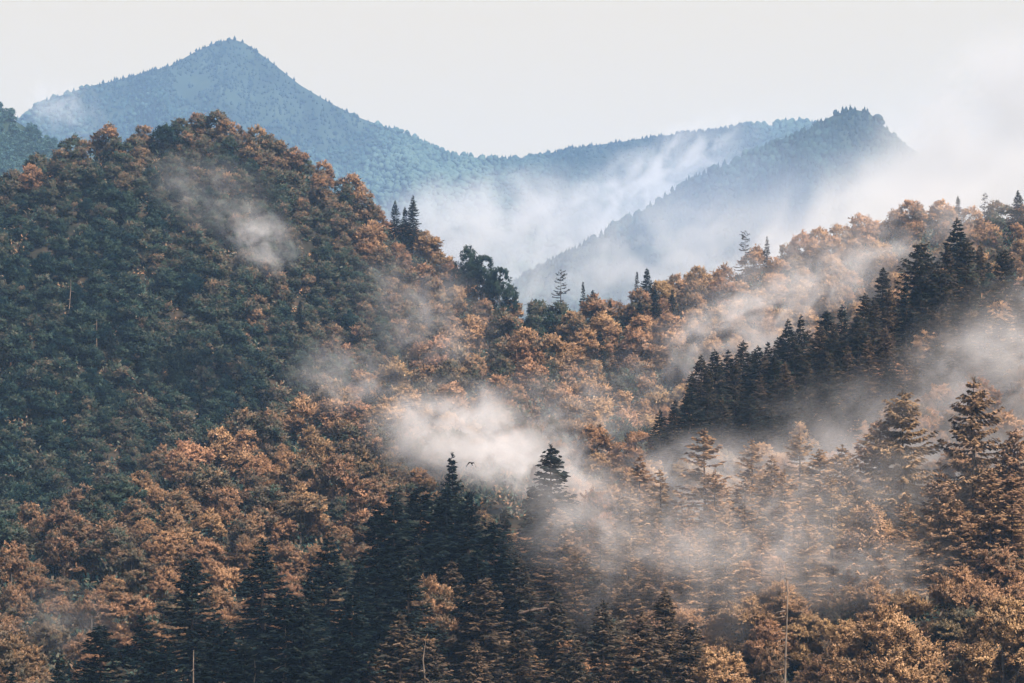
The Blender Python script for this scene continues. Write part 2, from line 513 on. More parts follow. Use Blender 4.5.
def spruce_crown(seed, H=26.0, R=3.9, start=0.12, gap=0.0, droop=0.45, shag=1.0, step=0.62, taper=1.0, curve_up=0.25, dens=1.0):
    r = np.random.default_rng(seed)
    Ps, Ds, Ns, Ls, Ws, Cs = [], [], [], [], [], []
    limbs = []
    z = H * start
    prof_ph = r.random(4) * 6.28
    while z < H - 0.35:
        t = (z - H * start) / (H * (1 - start))
        prof = (1 - t ** 1.05) ** (0.85 * taper) * (0.75 + 0.25 * min(1, t / 0.12 + 0.35))
        prof *= 1 + 0.14 * math.sin(prof_ph[0] + t * 17) + 0.08 * math.sin(prof_ph[1] + t * 41)
        nb = int(5 + 3 * r.random()) if t < 0.9 else 4
        a0 = r.random() * 6.28
        for k in range(nb):
            if r.random() < gap: continue
            a = a0 + k / nb * 6.28 + r.normal() * 0.22
            L = max(0.25, R * prof * (0.70 + 0.45 * r.random()))
            if r.random() < 0.05: L *= 1.22
            hd = np.array([math.cos(a), math.sin(a), 0])
            zb = z + step * (r.random() - 0.5) * 1.1
            up0 = 0.55 * t ** 1.2 - 0.10
            m = int((5 + L * 9.0) * dens)
            s = np.sort(r.random(m)) ** 0.8
            dz = up0 * s * L - droop * (s ** 1.4) * L * (1 - 0.6 * t) + curve_up * (s ** 4) * L
            pos = np.array([0, 0, zb]) + hd * (s * L)[:, None] + np.stack([np.zeros(m), np.zeros(m), dz], -1)
            sd = np.where(r.random(m) < 0.5, 1.0, -1.0)
            side = np.array([-hd[1], hd[0], 0])
            dirs = hd * 0.75 + side * (sd * (0.55 + 0.35 * r.random(m)))[:, None] + np.stack([np.zeros(m), np.zeros(m), -0.42 * shag * (0.4 + r.random(m)) + 0.12], -1)
            Ps.append(pos + 0.06 * r.standard_normal((m, 3))); Ds.append(dirs)
            Ns.append(np.array([0, 0, 1.0]) + 0.9 * r.standard_normal((m, 3)))
            Ls.append((0.35 + 0.75 * (1 - s * 0.55) * min(1.0, L / 2.2)) * (0.7 + 0.5 * r.random(m)) / dens ** 0.35)
            Ws.append((0.20 + 0.13 * r.random(m)) * (1 + 0.35 * shag) / dens ** 0.4)
            cv = r.random()
            Cs.append(np.clip(0.45 * cv + 0.55 * r.random(m), 0, 1))
            if L > 1.0:
                limbs.append((zb, hd, L, up0, droop * (1 - 0.6 * t), curve_up))
        z += step * (0.75 + 0.5 * r.random()) * (1.0 if t < 0.8 else 0.7)
    m = 16                                                             # the leader at the top
    Ps.append(np.array([0, 0, H - 0.9]) + np.stack([np.zeros(m), np.zeros(m), r.random(m) * 0.7], -1))
    Ds.append(np.stack([r.standard_normal(m) * 0.35, r.standard_normal(m) * 0.35, np.ones(m)], -1)); Ns.append(r.standard_normal((m, 3)))
    Ls.append(np.full(m, 0.6)); Ws.append(np.full(m, 0.14)); Cs.append(r.random(m))
    Q = cards(np.concatenate(Ps), np.concatenate(Ds), np.concatenate(Ns), np.concatenate(Ls), np.concatenate(Ws), 0.22)
    mid = Q.mean(1) * np.array([1, 1, 0])
    G = norm(0.55 * norm(mid) + 0.5 * r.standard_normal(mid.shape) + np.array([0, 0, 0.6]))
    return Q, np.concatenate(Cs), limbs, G

def spruce_trunk(limbs, H, seed, every=5):
    r = np.random.default_rng(seed + 900)
    zs = np.array([-1.5, 0.5, H * 0.25, H * 0.5, H * 0.75, H * 0.98])
    rr = np.array([0.46, 0.36, 0.29, 0.21, 0.11, 0.02]) * (H / 26.0)
    parts = [tube(np.stack([0.08 * r.standard_normal(6), 0.08 * r.standard_normal(6), zs], -1), rr, 8)]
    for (z, hd, L, up0, dr, cu) in limbs[::every]:
        s = np.array([0, 0.35, 0.7, 0.95])
        dz = up0 * s * L - dr * (s ** 1.4) * L + cu * (s ** 4) * L
        parts.append(tube(np.array([0, 0, z]) + hd * (s * L)[:, None] + np.stack([s * 0, s * 0, dz], -1), [0.06, 0.045, 0.03, 0.012], 4))
    return join(parts)

BEECH = []
BR, BH = (5.2, 7.4, 6.3, 8.2, 6.8), (16.5, 20.5, 18.0, 19.2)
for k in range(12):
    Q, C, lobes, G = beech_crown(200 + k, 1.35, R=BR[k % 5], H=BH[k % 4], flat=0.82 + 0.13 * (k % 4))
    cm = quads_mesh("beech_crown", Q, M_BEECH, {"clump": C, "leaf_normal": G})
    tm = mesh_from("beech_trunk", *beech_trunk(lobes, BH[k % 4], k), M_BARK, smooth=True)
    BEECH.append((cm, tm, BH[k % 4], BR[k % 5]))
BEECH_FINE = []                                                        # closely leaved ones for the foot of the slope
for k in range(7):
    R_, H_ = 6.0 + 0.9 * (k % 3), 18.0 + 1.2 * (k % 4)
    Q, C, lobes, G = beech_crown(700 + k, 4.0, R=R_, H=H_, flat=0.9 + 0.1 * (k % 3))
    cm = quads_mesh("beech_crown", Q, M_BEECH, {"clump": C, "leaf_normal": G})
    tm = mesh_from("beech_trunk", *beech_trunk(lobes, H_, 60 + k), M_BARK, smooth=True)
    BEECH_FINE.append((cm, tm, H_, R_))
BEECH_LITE = []
for k in range(5):
    Q, C, lobes, G = beech_crown(300 + k, 0.5)
    BEECH_LITE.append((Q, C, G))

SPRUCE = {}
def make_spruces(style, n, **kw):
    lst = []
    for k in range(n):
        kk = dict(kw); kk["R"] = kk.get("R", 3.9) * (0.9 + 0.1 * k)
        seed = 400 + 37 * k + sum(map(ord, style))
        Q, C, limbs, G = spruce_crown(seed, **kk)
        H = kk.get("H", 26.0)
        cm = quads_mesh("spruce_crown", Q, M_SPRUCE, {"clump": C, "leaf_normal": G})
        tm = mesh_from("spruce_trunk", *spruce_trunk(limbs, H, seed), M_SBARK, smooth=True)
        lst.append((cm, tm, H))
    SPRUCE[style] = lst
make_spruces("dense", 5, R=5.0, gap=0.14, dens=1.25, step=0.6, taper=0.9)
make_spruces("slim", 4, R=3.5, gap=0.18, droop=0.5, dens=1.2, taper=0.95)
make_spruces("shaggy", 4, R=5.8, gap=0.2, droop=0.35, shag=1.7, step=0.75, taper=0.75, curve_up=0.3, dens=1.6, start=0.25)
make_spruces("tiered", 4, R=5.4, gap=0.14, droop=0.28, shag=0.8, step=0.85, taper=0.85, dens=1.6, start=0.2)
make_spruces("sparse", 3, R=4.4, gap=0.40, droop=0.22, shag=0.6, step=1.35, taper=0.6, dens=0.9, start=0.25)

TREES = []        # (root, dict) for the labels
def plant(kind, style, u, Y, H, tint, rz, wide=1.0, zone="", sink=0.0):
    x = (u - 512) / F * Y
    z = float(ground(u, Y)) - sink
    root = bpy.data.objects.new(kind, None)
    root.empty_display_size = 2
    root.location = (x, Y, z)
    root.rotation_euler = (0, 0, rz)
    if kind == "beech_tree": cm, tm, h0, r0 = BEECH_FINE[style % 7] if Y < 560 else BEECH[style]
    else: cm, tm, h0 = SPRUCE[style][int(rz * 7) % len(SPRUCE[style])]
    s = H / h0
    root.scale = (s * wide, s * wide, s)
    link(root)
    t = link(bpy.data.objects.new("trunk", tm), root)
    c = link(bpy.data.objects.new("crown", cm), root)
    c["tint"] = float(tint)
    c["hue"] = random.gauss(0, 0.006) if kind == "beech_tree" else random.gauss(0, 0.004)
    TREES.append(dict(root=root, kind=kind, style=style, u=u, Y=Y, H=H, tint=tint, zone=zone, wide=wide, vt=row_v(z + H, Y), vb=row_v(z, Y)))
    return root

def solve_Y(u, vtop, H, y0, y1):
    ys = np.linspace(y0, y1, 300)
    z = ground(np.full(300, u), ys)
    k = int(np.argmin(np.abs(row_v(z + H, ys) - vtop)))
    Y = float(ys[k]); zz = float(z[k])
    return Y, max((VH - vtop) / F * Y - zz, H * 0.55)

# ---- conifers: place by where their tips stand out; (u, row of the tip, height, depth range, style, tint)
FORE, MID, SPUR, RIDGE, LEFT = (385, 470), (455, 610), (585, 700), (840, 965), (700, 1090)
CON = []
def con(zone, style, tint, pts, H):
    for p in pts:
        CON.append((p[0], p[1], p[2] if len(p) > 2 else H, zone, style, tint + random.uniform(-.1, .1)))
# the dark group along the bottom left
con(FORE, "dense", 0.12, [(100, 625), (143, 612), (192, 558), (228, 625), (262, 538), (328, 534), (378, 502, 31), (394, 495, 32), (420, 486, 32), (438, 508), (468, 492, 30), (494, 522), (352, 592), (303, 596), (166, 640), (285, 590), (446, 486, 31), (340, 630), (245, 640), (478, 548), (408, 560), (212, 650)], 28)
con(FORE, "slim", 0.14, [(505, 508), (215, 615), (312, 570), (360, 565), (60, 655), (12, 668)], 26)
con((470, 520), "slim", 0.2, [(452, 453, 32)], 30)
# mixed brown and dark ones along the bottom centre
con(FORE, "dense", 0.5, [(400, 612), (372, 652), (452, 560), (485, 578), (520, 556), (555, 590), (603, 600), (642, 612), (430, 640), (520, 630), (665, 590), (690, 622), (575, 640), (620, 655), (475, 640)], 24)
con(MID, "tiered", 0.72, [(600, 520), (575, 545), (628, 536), (655, 520), (560, 510), (612, 568), (640, 565)], 26)
con((436, 500), "dense", 0.34, [(551, 445, 38)], 38)
con((450, 520), "dense", 0.2, [(534, 486, 28)], 28)
con(MID, "tiered", 0.9, [(704, 430, 34), (745, 478), (772, 456), (682, 500), (800, 432), (832, 478), (725, 510), (660, 470), (630, 490), (762, 530), (808, 520), (640, 455), (715, 470), (752, 440), (785, 470), (690, 530), (655, 560), (780, 560), (820, 450), (870, 540), (905, 500), (960, 500), (990, 470), (740, 560), (700, 580), (848, 530), (930, 520), (1012, 470)], 27)
con(MID, "shaggy", 0.86, [(902, 392, 34), (974, 378, 36), (880, 420, 28)], 32)
con(MID, "shaggy", 0.85, [(1015, 430), (940, 470), (842, 445), (870, 500), (1000, 520)], 26)
con((540, 620), "dense", 0.14, [(852, 392, 27), (838, 405, 25)], 26)
# the row of spruces on the spur to the right
con(SPUR, "dense", 0.30, [(701, 355), (715, 350), (743, 341), (788, 319), (827, 311), (758, 346), (883, 268), (865, 294), (957, 218, 33), (900, 300), (850, 330), (812, 345), (775, 352), (735, 375), (690, 385), (870, 350), (915, 320), (888, 322)], 25)
con(SPUR, "slim", 0.24, [(728, 350), (768, 342), (801, 315), (842, 305), (710, 372), (836, 335), (906, 282), (930, 290)], 25)
con(SPUR, "shaggy", 0.3, [(921, 243, 29), (940, 262, 26), (1005, 250, 25), (985, 262, 25)], 25)
con((560, 660), "dense", 0.36, [(675, 400), (660, 410), (722, 398), (750, 395), (790, 385), (830, 385), (700, 410), (770, 405), (810, 405), (860, 380), (890, 360), (935, 340), (965, 330), (1000, 320), (915, 370), (950, 365)], 21)
con((560, 660), "tiered", 0.5, [(985, 300), (1018, 290), (905, 345), (940, 310), (970, 290), (1010, 340), (975, 350), (930, 395)], 24)
con((570, 690), "dense", 0.44, [(692, 372), (708, 366), (722, 362), (736, 356), (752, 352), (765, 354), (780, 336), (795, 332), (808, 330), (820, 326), (834, 322), (846, 318), (858, 312), (874, 300), (890, 288), (904, 296), (918, 268), (932, 262), (948, 246), (966, 238), (980, 244), (760, 372), (785, 362), (806, 360), (828, 352), (848, 345), (868, 335), (886, 326)], 25)
# single ones on the ridges and slopes
con(RIDGE, "sparse", 0.30, [(561, 270, 22), (745, 231, 13), (985, 193, 13)], 20)
con(RIDGE, "dense", 0.22, [(647, 268, 14), (1018, 190, 16), (593, 290, 14), (655, 285, 15), (672, 290, 15), (610, 300, 14), (958, 196, 11)], 15)
con(RIDGE, "slim", 0.25, [(767, 236, 9), (637, 272, 10), (583, 282, 11)], 10)
con((800, 930), "dense", 0.2, [(531, 322, 13), (499, 338, 13), (609, 372, 15), (565, 376, 13), (640, 300, 14), (690, 330, 14), (600, 330, 14)], 14)
con((600, 760), "dense", 0.2, [(367, 382, 13), (66, 515, 14)], 14)
con(LEFT, "dense", 0.18, [(413, 195, 14), (405, 207, 11), (395, 200, 9), (110, 330, 15), (300, 300, 13), (240, 250, 12)], 14)
con_xy = []
for (u, vt, H, zone, style, tint) in CON:
    Y, H = solve_Y(u, vt, H, *zone)
    rz = random.random() * 6.28
    plant("spruce_tree", style, u, Y, H, max(tint, 0.02), rz, random.uniform(.92, 1.1) * {FORE: 1.45, SPUR: 1.25, (560, 660): 1.35, (570, 690): 1.1, MID: 1.3, (436, 500): 1.3}.get(zone, 1.0), {FORE: "fore", MID: "mid", SPUR: "spur", RIDGE: "ridge", LEFT: "left"}.get(zone, "other"))
    con_xy.append((u, Y, 0.12 * H))
con_xy = np.array(con_xy)

# ---- beeches: fill the slopes, nearest first by the width they show
def zone_of(u, Y):
    if Y > bc_Y(u) + 25: return "left"
    if Y > 690 or (u < 560 and Y > 470): return "ridge" if u < 560 else "right"
    if u > 660 and Y > 585: return "spur"
    return "fore"

def visible(u, Y, top):
    ys = np.linspace(370, Y - 14, 60)
    v = row_v(ground(np.full(60, u), ys) + 9.0, ys)
    return top < v.min() + 10

def dark_field(u, v):
    """where the photograph's woods are green rather than rust"""
    z = 0.0
    return z

placed = []
hand = [(886, 607, 20, 384, 0.86, 1.25), (720, 648, 15, 382, 0.92, 1.25), (1003, 578, 22, 388, 0.84, 1.3), (130, 585, 20, 470, 0.72, 1.2), (432, 565, 22, 425, 0.62, 0.9), (618, 412, 22, 730, 0.16, 1.2), (640, 430, 20, 715, 0.18, 1.1),
        (800, 425, 18, 560, 0.9, 1.0), (890, 398, 19, 570, 0.9, 1.0), (955, 560, 18, 430, 0.75, 1.0), (830, 640, 14, 400, 0.7, 1.0), (770, 640, 12, 400, 0.6, 1.0), (640, 660, 12, 400, 0.5, 1.0),
        (500, 268, 15, 985, 0.14, 1.1), (484, 256, 15, 995, 0.18, 1.1), (468, 246, 14, 1000, 0.2, 1.0)]
for (u, vt, H, Y, tint, wide) in hand:
    z = float(ground(u, Y))
    H2 = (VH - vt) / F * Y - z
    sink = 0
    if not (0.6 * H < H2 < 1.7 * H):
        Y, H2 = solve_Y(u, vt, H, max(376, Y - 20), Y + 40)
    plant("beech_tree", random.randrange(12), u, Y, H2, tint, random.random() * 6.28, wide * H / H2 if H2 > H else wide, zone_of(u, Y))
    placed.append((u, vt + 4, 13.5 * F / Y, Y))

NC = 26000
cu = rng.uniform(-70, 1094, NC)
cY = np.zeros(NC)
lo = 392.0
hi = np.where(cu < 525, a_Y(cu) + 16, bc_Y(cu) + 22)
cY = lo + (hi - lo) * rng.random(NC)
cH = 11.0 + 8.0 * rng.random(NC) ** 1.2
filler = []
PL = np.array([p[:4] for p in placed])
for k in range(NC):
    u, Y, H = cu[k], cY[k], cH[k]
    zn = zone_of(u, Y)
    if zn == "fore" and u < 530 and u > 40 and Y < 455: continue
    if zn == "fore" and 530 <= u < 700 and rng.random() < 0.5: continue
    if zn == "spur": H *= 0.72
    z = float(ground(u, Y))
    vt = row_v(z + H, Y)
    if 430 < u < 545 and 408 < vt < 505 and Y < 660: continue            # the misty gully stays open
    if vt > 690: continue
    w = 13.5 * F / Y * (0.8 + 0.2 * H / 17)
    if len(con_xy):
        near = (np.abs(con_xy[:, 0] - u) < con_xy[:, 2] * F / Y * 0.9 + 3) & (np.abs(con_xy[:, 1] - Y) < 9)
        if near.any(): continue
    dx = (PL[:, 0] - u) / (0.53 * 0.5 * (PL[:, 2] + w)); dy = (PL[:, 1] - vt) / (0.33 * 0.5 * (PL[:, 2] + w))
    dd = np.abs(PL[:, 3] - Y)
    if ((dx * dx + dy * dy < 1.0) & (dd < 90)).any(): continue
    if not visible(u, Y, vt): continue
    PL = np.vstack([PL, [u, vt, w, Y]])
    # the wood's own colours: green on the left hill, rust on the middle ridge, tan to the right
    n1 = float(fbm(np.array(u / 90.0), np.array(vt / 60.0), 61))
    if zn == "left":
        tint = 0.23 + 0.20 * n1 + rng.normal() * 0.09 + 0.30 * max(0, (u - 200) / 300) + 0.20 * max(0, 1 - (vt - float(a_top(u))) / 70)
    elif zn == "ridge":
        tint = 0.63 + 0.34 * n1 + rng.normal() * 0.10
    elif zn == "right":
        tint = 0.76 + 0.24 * n1 + rng.normal() * 0.09
    elif zn == "spur":
        tint = 0.42 + 0.2 * n1 + rng.normal() * 0.08
    else:
        tint = 0.80 + 0.2 * n1 + rng.normal() * 0.1 if u > 500 else 0.66 + 0.25 * n1 + rng.normal() * 0.1
    if rng.random() < 0.09: tint -= 0.25
    filler.append((w, u, Y, H, float(np.clip(tint, 0.06, 0.95)), zn, vt))
filler.sort(key=lambda a: -a[0])
ind = filler[:300 - len(hand)]
rest = filler[300 - len(hand):]
pass
for (w, u, Y, H, tint, zn, vt) in ind:
    crest = abs(Y - float(bc_Y(u))) < 30 or (u < 530 and abs(Y - float(a_Y(u))) < 40)
    plant("beech_tree", random.randrange(12), u, Y, H, tint, random.random() * 6.28, random.uniform(.85, 1.22), zn, 3.0 if crest else 0.8)

# the smallest crowns, far up the slopes, as one wood
def wood(name, label, items, lite, mat, h0):
    Qs, Cs, Ts, Gs, Hs = [], [], [], [], []
    for (u, Y, H, tint) in items:
        Q, C, G = lite[random.randrange(len(lite))]
        a = random.random() * 6.28
        Rm = np.array([[math.cos(a), -math.sin(a), 0], [math.sin(a), math.cos(a), 0], [0, 0, 1]])
        q = Q.reshape(-1, 3) @ Rm.T * (H / h0) + np.array([(u - 512) / F * Y, Y, float(ground(u, Y)) - 2.6])
        Qs.append(q.reshape(-1, 4, 3)); Cs.append(C); Ts.append(np.full(len(C), tint)); Hs.append(np.full(len(C), random.gauss(0, 0.006))); Gs.append(G @ Rm.T)
    o = link(bpy.data.objects.new(name, quads_mesh(name, np.concatenate(Qs), mat, {"clump": np.concatenate(Cs), "tree_tint": np.concatenate(Ts), "leaf_normal": np.concatenate(Gs), "tree_hue": np.concatenate(Hs)})))
    tag(o, label, "forest", kind="stuff")
    return o
def slope_wood(G, n, seed, name, label):
    r = np.random.default_rng(seed)
    P = sample_grid(G, n, r, 0.35)
    u = 512 + F * P[:, 0] / P[:, 1]
    P = P[(u > -40) & (u < 140)]
    Qs, Cs, Ts = [], [], []
    for p in P:
        Q, C, G = BEECH_LITE[r.integers(len(BEECH_LITE))]
        k = r.random(len(Q)) < 0.07
        c = Q[k].mean(1, keepdims=True)
        q = (c + (Q[k] - c) * 3.2).reshape(-1, 3) * (0.55 + 0.3 * r.random()) + p - np.array([0, 0, 2.0])
        Qs.append(q.reshape(-1, 4, 3)); Cs.append(C[k]); Ts.append(np.full(k.sum(), 0.6 + 0.35 * r.random()))
    o = link(bpy.data.objects.new(name, quads_mesh(name, np.concatenate(Qs), M_TEAL, {"clump": np.concatenate(Cs), "tree_tint": np.concatenate(Ts)})))
    tag(o, label, "forest", kind="stuff")
slope_wood(TEAL_SLOPE, 5000, 103, "forest", "teal forest on the hillside behind the domed hill")
items = [(u, Y, H, t) for (w, u, Y, H, t, zn, vt) in rest]
if items: wood("forest", "small rust and green beech crowns far up the two hills", items, BEECH_LITE, M_BEECH, 19.0)

# low shrubs and saplings covering the forest floor between the trunks
def undergrowth():
    r = np.random.default_rng(77)
    n = 9000
    u = r.uniform(-80, 1104, n)
    hi = np.where(u < 525, a_Y(u) + 10, bc_Y(u) + 12)
    Y = 385 + (hi - 385) * r.random(n) ** 0.8
    z = ground(u, Y)
    m = 34
    H = 1.8 + 3.2 * r.random(n)
    c = np.stack([(u - 512) / F * Y, Y, z], -1)[:, None, :]
    d = norm(r.standard_normal((n, m, 3))); d[..., 2] = np.abs(d[..., 2])
    P = c + d * np.stack([H * 1.1, H * 1.1, H], -1)[:, None, :] * (0.35 + 0.65 * r.random((n, m, 1)))
    D = d + 0.6 * r.standard_normal((n, m, 3)); N = np.array([0, 0, 1.0]) + 0.6 * r.standard_normal((n, m, 3))
    L = 0.7 + 0.7 * r.random(n * m); W = 0.5 + 0.4 * r.random(n * m)
    Q = cards(P.reshape(-1, 3), D.reshape(-1, 3), N.reshape(-1, 3), L, W, 0.4)
    t = np.repeat(np.clip(0.25 + 0.15 * r.standard_normal(n), 0.05, 0.7), m)
    o = link(bpy.data.objects.new("undergrowth", quads_mesh("undergrowth", Q, M_BEECH, {"clump": r.random(n * m), "tree_tint": t, "leaf_normal": norm(N.reshape(-1, 3) + d.reshape(-1, 3))})))
    tag(o, "dark shrubs and saplings between the trunks on the slopes", "undergrowth", kind="stuff")
undergrowth()

# ------------------------------------------------------------------ mist
def mist_material(name, dens, scale, amp, seed, color=(0.95, 0.93, 0.93), stretch=(1, 1, 1), r0=0.0):
    m, n, o = new_mat(name)
    t = n.nodes.new("ShaderNodeTexCoord")
    ln = n.nodes.new("ShaderNodeVectorMath"); ln.operation = 'LENGTH'
    n.links.new(t.outputs["Object"], ln.inputs[0])
    fo = n.nodes.new("ShaderNodeMapRange"); fo.interpolation_type = 'SMOOTHSTEP'
    fo.inputs["From Min"].default_value = r0; fo.inputs["From Max"].default_value = 0.97
    fo.inputs["To Min"].default_value = 1; fo.inputs["To Max"].default_value = 0
    n.links.new(ln.outputs["Value"], fo.inputs["Value"])
    mp = n.nodes.new("ShaderNodeMapping")
    mp.inputs["Location"].default_value = (seed * 3.1, seed * 1.7, seed * 2.3)
    mp.inputs["Scale"].default_value = stretch
    n.links.new(t.outputs["Object"], mp.inputs[0])
    no = n.nodes.new("ShaderNodeTexNoise")
    no.inputs["Scale"].default_value = scale; no.inputs["Detail"].default_value = 4.5; no.inputs["Roughness"].default_value = 0.58
    no.inputs["Distortion"].default_value = 0.9
    n.links.new(mp.outputs[0], no.inputs["Vector"])
    sm = n.nodes.new("ShaderNodeMapRange"); sm.interpolation_type = 'SMOOTHSTEP'
    sm.inputs["From Min"].default_value = 0.5 - 0.10 * 1.2 / amp; sm.inputs["From Max"].default_value = 0.68
    n.links.new(no.outputs["Fac"], sm.inputs["Value"])
    d = math_node(n, 'MULTIPLY', sm.outputs[0], math_node(n, 'MULTIPLY', fo.outputs[0], dens * 1.6))
    pv = n.nodes.new("ShaderNodeVolumePrincipled")
    pv.inputs["Color"].default_value = (*color, 1)
    pv.inputs["Anisotropy"].default_value = 0.0
    n.links.new(d, pv.inputs["Density"])
    n.links.new(pv.outputs[0], o.inputs["Volume"])
    return m

def icosphere(name, sub=3):
    import bmesh
    bm = bmesh.new(); bmesh.ops.create_icosphere(bm, subdivisions=sub, radius=1.0)
    me = bpy.data.meshes.new(name); bm.to_mesh(me); bm.free()
    return me

def mist(label, u, v, Y, ru, rv, thick, tau, roll=0, scale=1.6, amp=1.0, seed=1, group="mist drifting over the woods", stretch=None, color=(0.80, 0.80, 0.79)):
    """an ellipsoid of mist centred on (u, v) at depth Y; ru, rv its half sizes in pixels there; tau its optical depth through the middle"""
    me = icosphere("mist")
    stretch = stretch or ((ru / rv) ** 0.8, 1, 1)
    me.materials.append(mist_material("mist", tau / thick, scale, amp, seed, color, stretch))
    o = link(bpy.data.objects.new("mist", me))
    o.location = ((u - 512) / F * Y, Y, (VH - v) / F * Y)
    o.scale = (1.35 * ru / F * Y, 1.25 * thick, 1.35 * rv / F * Y)
    o.rotation_euler = (0, math.radians(roll), 0)
    tag(o, label, "mist", group, "stuff")
    return o

# valley cloud between the hills and the mountains
FARC = (0.66, 0.67, 0.66)
CL = "cloud between the mountains"
mist("white cloud tongue lying between the peaked mountain and the middle mountain", 500, 236, 5000, 150, 58, 320, 2.6, -6, 1.8, 1.0, 1, CL, None, FARC)
mist("low pale cloud behind the dip between the two hills", 470, 275, 2600, 110, 50, 400, 1.1, 0, 1.8, 1.2, 24, CL, None, FARC)
mist("thick white cloud bank behind the far ridge's skyline", 890, 248, 2600, 240, 78, 500, 4.0, -15, 1.7, 0.9, 2, CL, None, FARC)
mist("pale cloud hiding the mountain's right shoulder", 1010, 165, 3000, 140, 105, 400, 6.0, -10, 1.5, 1.0, 3, CL, None, (0.60, 0.61, 0.60))
mist("cloud strand climbing the long ridge beside the middle mountain", 650, 182, 5300, 110, 34, 350, 1.8, -26, 2.2, 1.4, 4, CL, None, FARC)
mist("veil of cloud over the low slope of the middle mountain", 640, 262, 3200, 150, 52, 260, 1.0, -18, 1.9, 1.2, 5, CL, None, FARC)
mist("pale damp air before the middle mountain", 740, 215, 3500, 230, 95, 260, 0.28, -14, 1.2, 0.4, 25, CL, None, (0.62, 0.74, 0.9))
mist("wisp of cloud on the left shoulder of the peaked mountain", 65, 108, 6000, 38, 24, 250, 0.7, 0, 1.8, 1.3, 6, CL, None, FARC)
# mist over the near woods
mist("bright mist patch in the gully above the bottom spruces", 466, 436, 640, 88, 54, 45, 1.7, 10, 1.8, 1.2, 7)
mist("small bright wisp on the upper left hill", 262, 240, 830, 40, 30, 26, 0.6, 35, 2.6, 1.1, 28)
mist("faint veil across the top of the left hill", 215, 195, 850, 75, 40, 28, 0.2, 25, 2.6, 1.4, 9)
mist("thin mist on the right flank of the left hill", 425, 315, 790, 75, 50, 30, 0.35, 30, 2.0, 1.2, 10)
mist("thin mist at the foot of the left hill", 350, 375, 700, 60, 38, 28, 0.4, 0, 2.0, 1.3, 11)
mist("mist band rising behind the spruce spur", 760, 318, 730, 140, 46, 45, 0.85, -24, 2.0, 1.3, 12)
mist("thin mist veil on the right hill under its skyline", 860, 245, 830, 180, 50, 50, 0.5, -14, 2.0, 1.3, 13)
mist("mist hanging in front of the tall tan spruces", 735, 500, 545, 125, 58, 30, 1.1, 10, 2.0, 1.3, 14)
mist("mist patch above the round golden beech", 860, 575, 455, 105, 45, 26, 0.6, 0, 2.1, 1.4, 15)
mist("mist beside the shaggy spruce at the right edge", 1010, 370, 540, 110, 80, 32, 0.9, -20, 1.9, 1.3, 16)
mist("thin mist among the bottom centre spruces", 590, 525, 440, 100, 60, 26, 0.4, 20, 2.0, 1.3, 17)
mist("thin mist over the slope above the gully", 570, 420, 690, 120, 55, 40, 0.4, -10, 2.0, 1.3, 18)
mist("mist drifting before the tips of the dark spruces in the gully", 528, 462, 570, 85, 40, 30, 1.2, 12, 1.8, 1.2, 22)
mist("thin veil lying over the tan woods beside the spur", 900, 480, 500, 210, 105, 30, 0.8, -8, 2.2, 1.4, 20)
mist("thin veil over the rust woods under the spur", 740, 540, 432, 190, 95, 24, 0.5, -10, 2.4, 1.4, 21)
mist("faint mist low on the beeches at the left edge", 60, 620, 440, 60, 40, 22, 0.1, 0, 2.0, 1.3, 19)

# ------------------------------------------------------------------ the haze of the air
hz = [(-5600, -500, -90), (5600, -500, -90), (5600, 9400, -90), (-5600, 9400, -90), (-5600, -500, 1760), (5600, -500, 1760), (5600, 9400, 1760), (-5600, 9400, 1760)]
hf = np.array([0, 3, 2, 1, 4, 5, 6, 7, 0, 1, 5, 4, 1, 2, 6, 5, 2, 3, 7, 6, 3, 0, 4, 7])
mh, n, o_ = new_mat("haze")
pv = n.nodes.new("ShaderNodeVolumePrincipled")
pv.inputs["Color"].default_value = (0.39, 0.645, 1.0, 1)
pv.inputs["Density"].default_value = 0.000060
n.links.new(pv.outputs[0], o_.inputs["Volume"])
o = link(bpy.data.objects.new("haze", mesh_from("haze", np.array(hz, float), hf, np.full(6, 4), mh)))
tag(o, "bluish damp air between the viewer and the mountains", "haze", kind="stuff")

# ------------------------------------------------------------------ dead trunks, a fallen log, a bird
def at(u, v, Y):
    return Vector(((u - 512) / F * Y, Y, (VH - v) / F * Y))

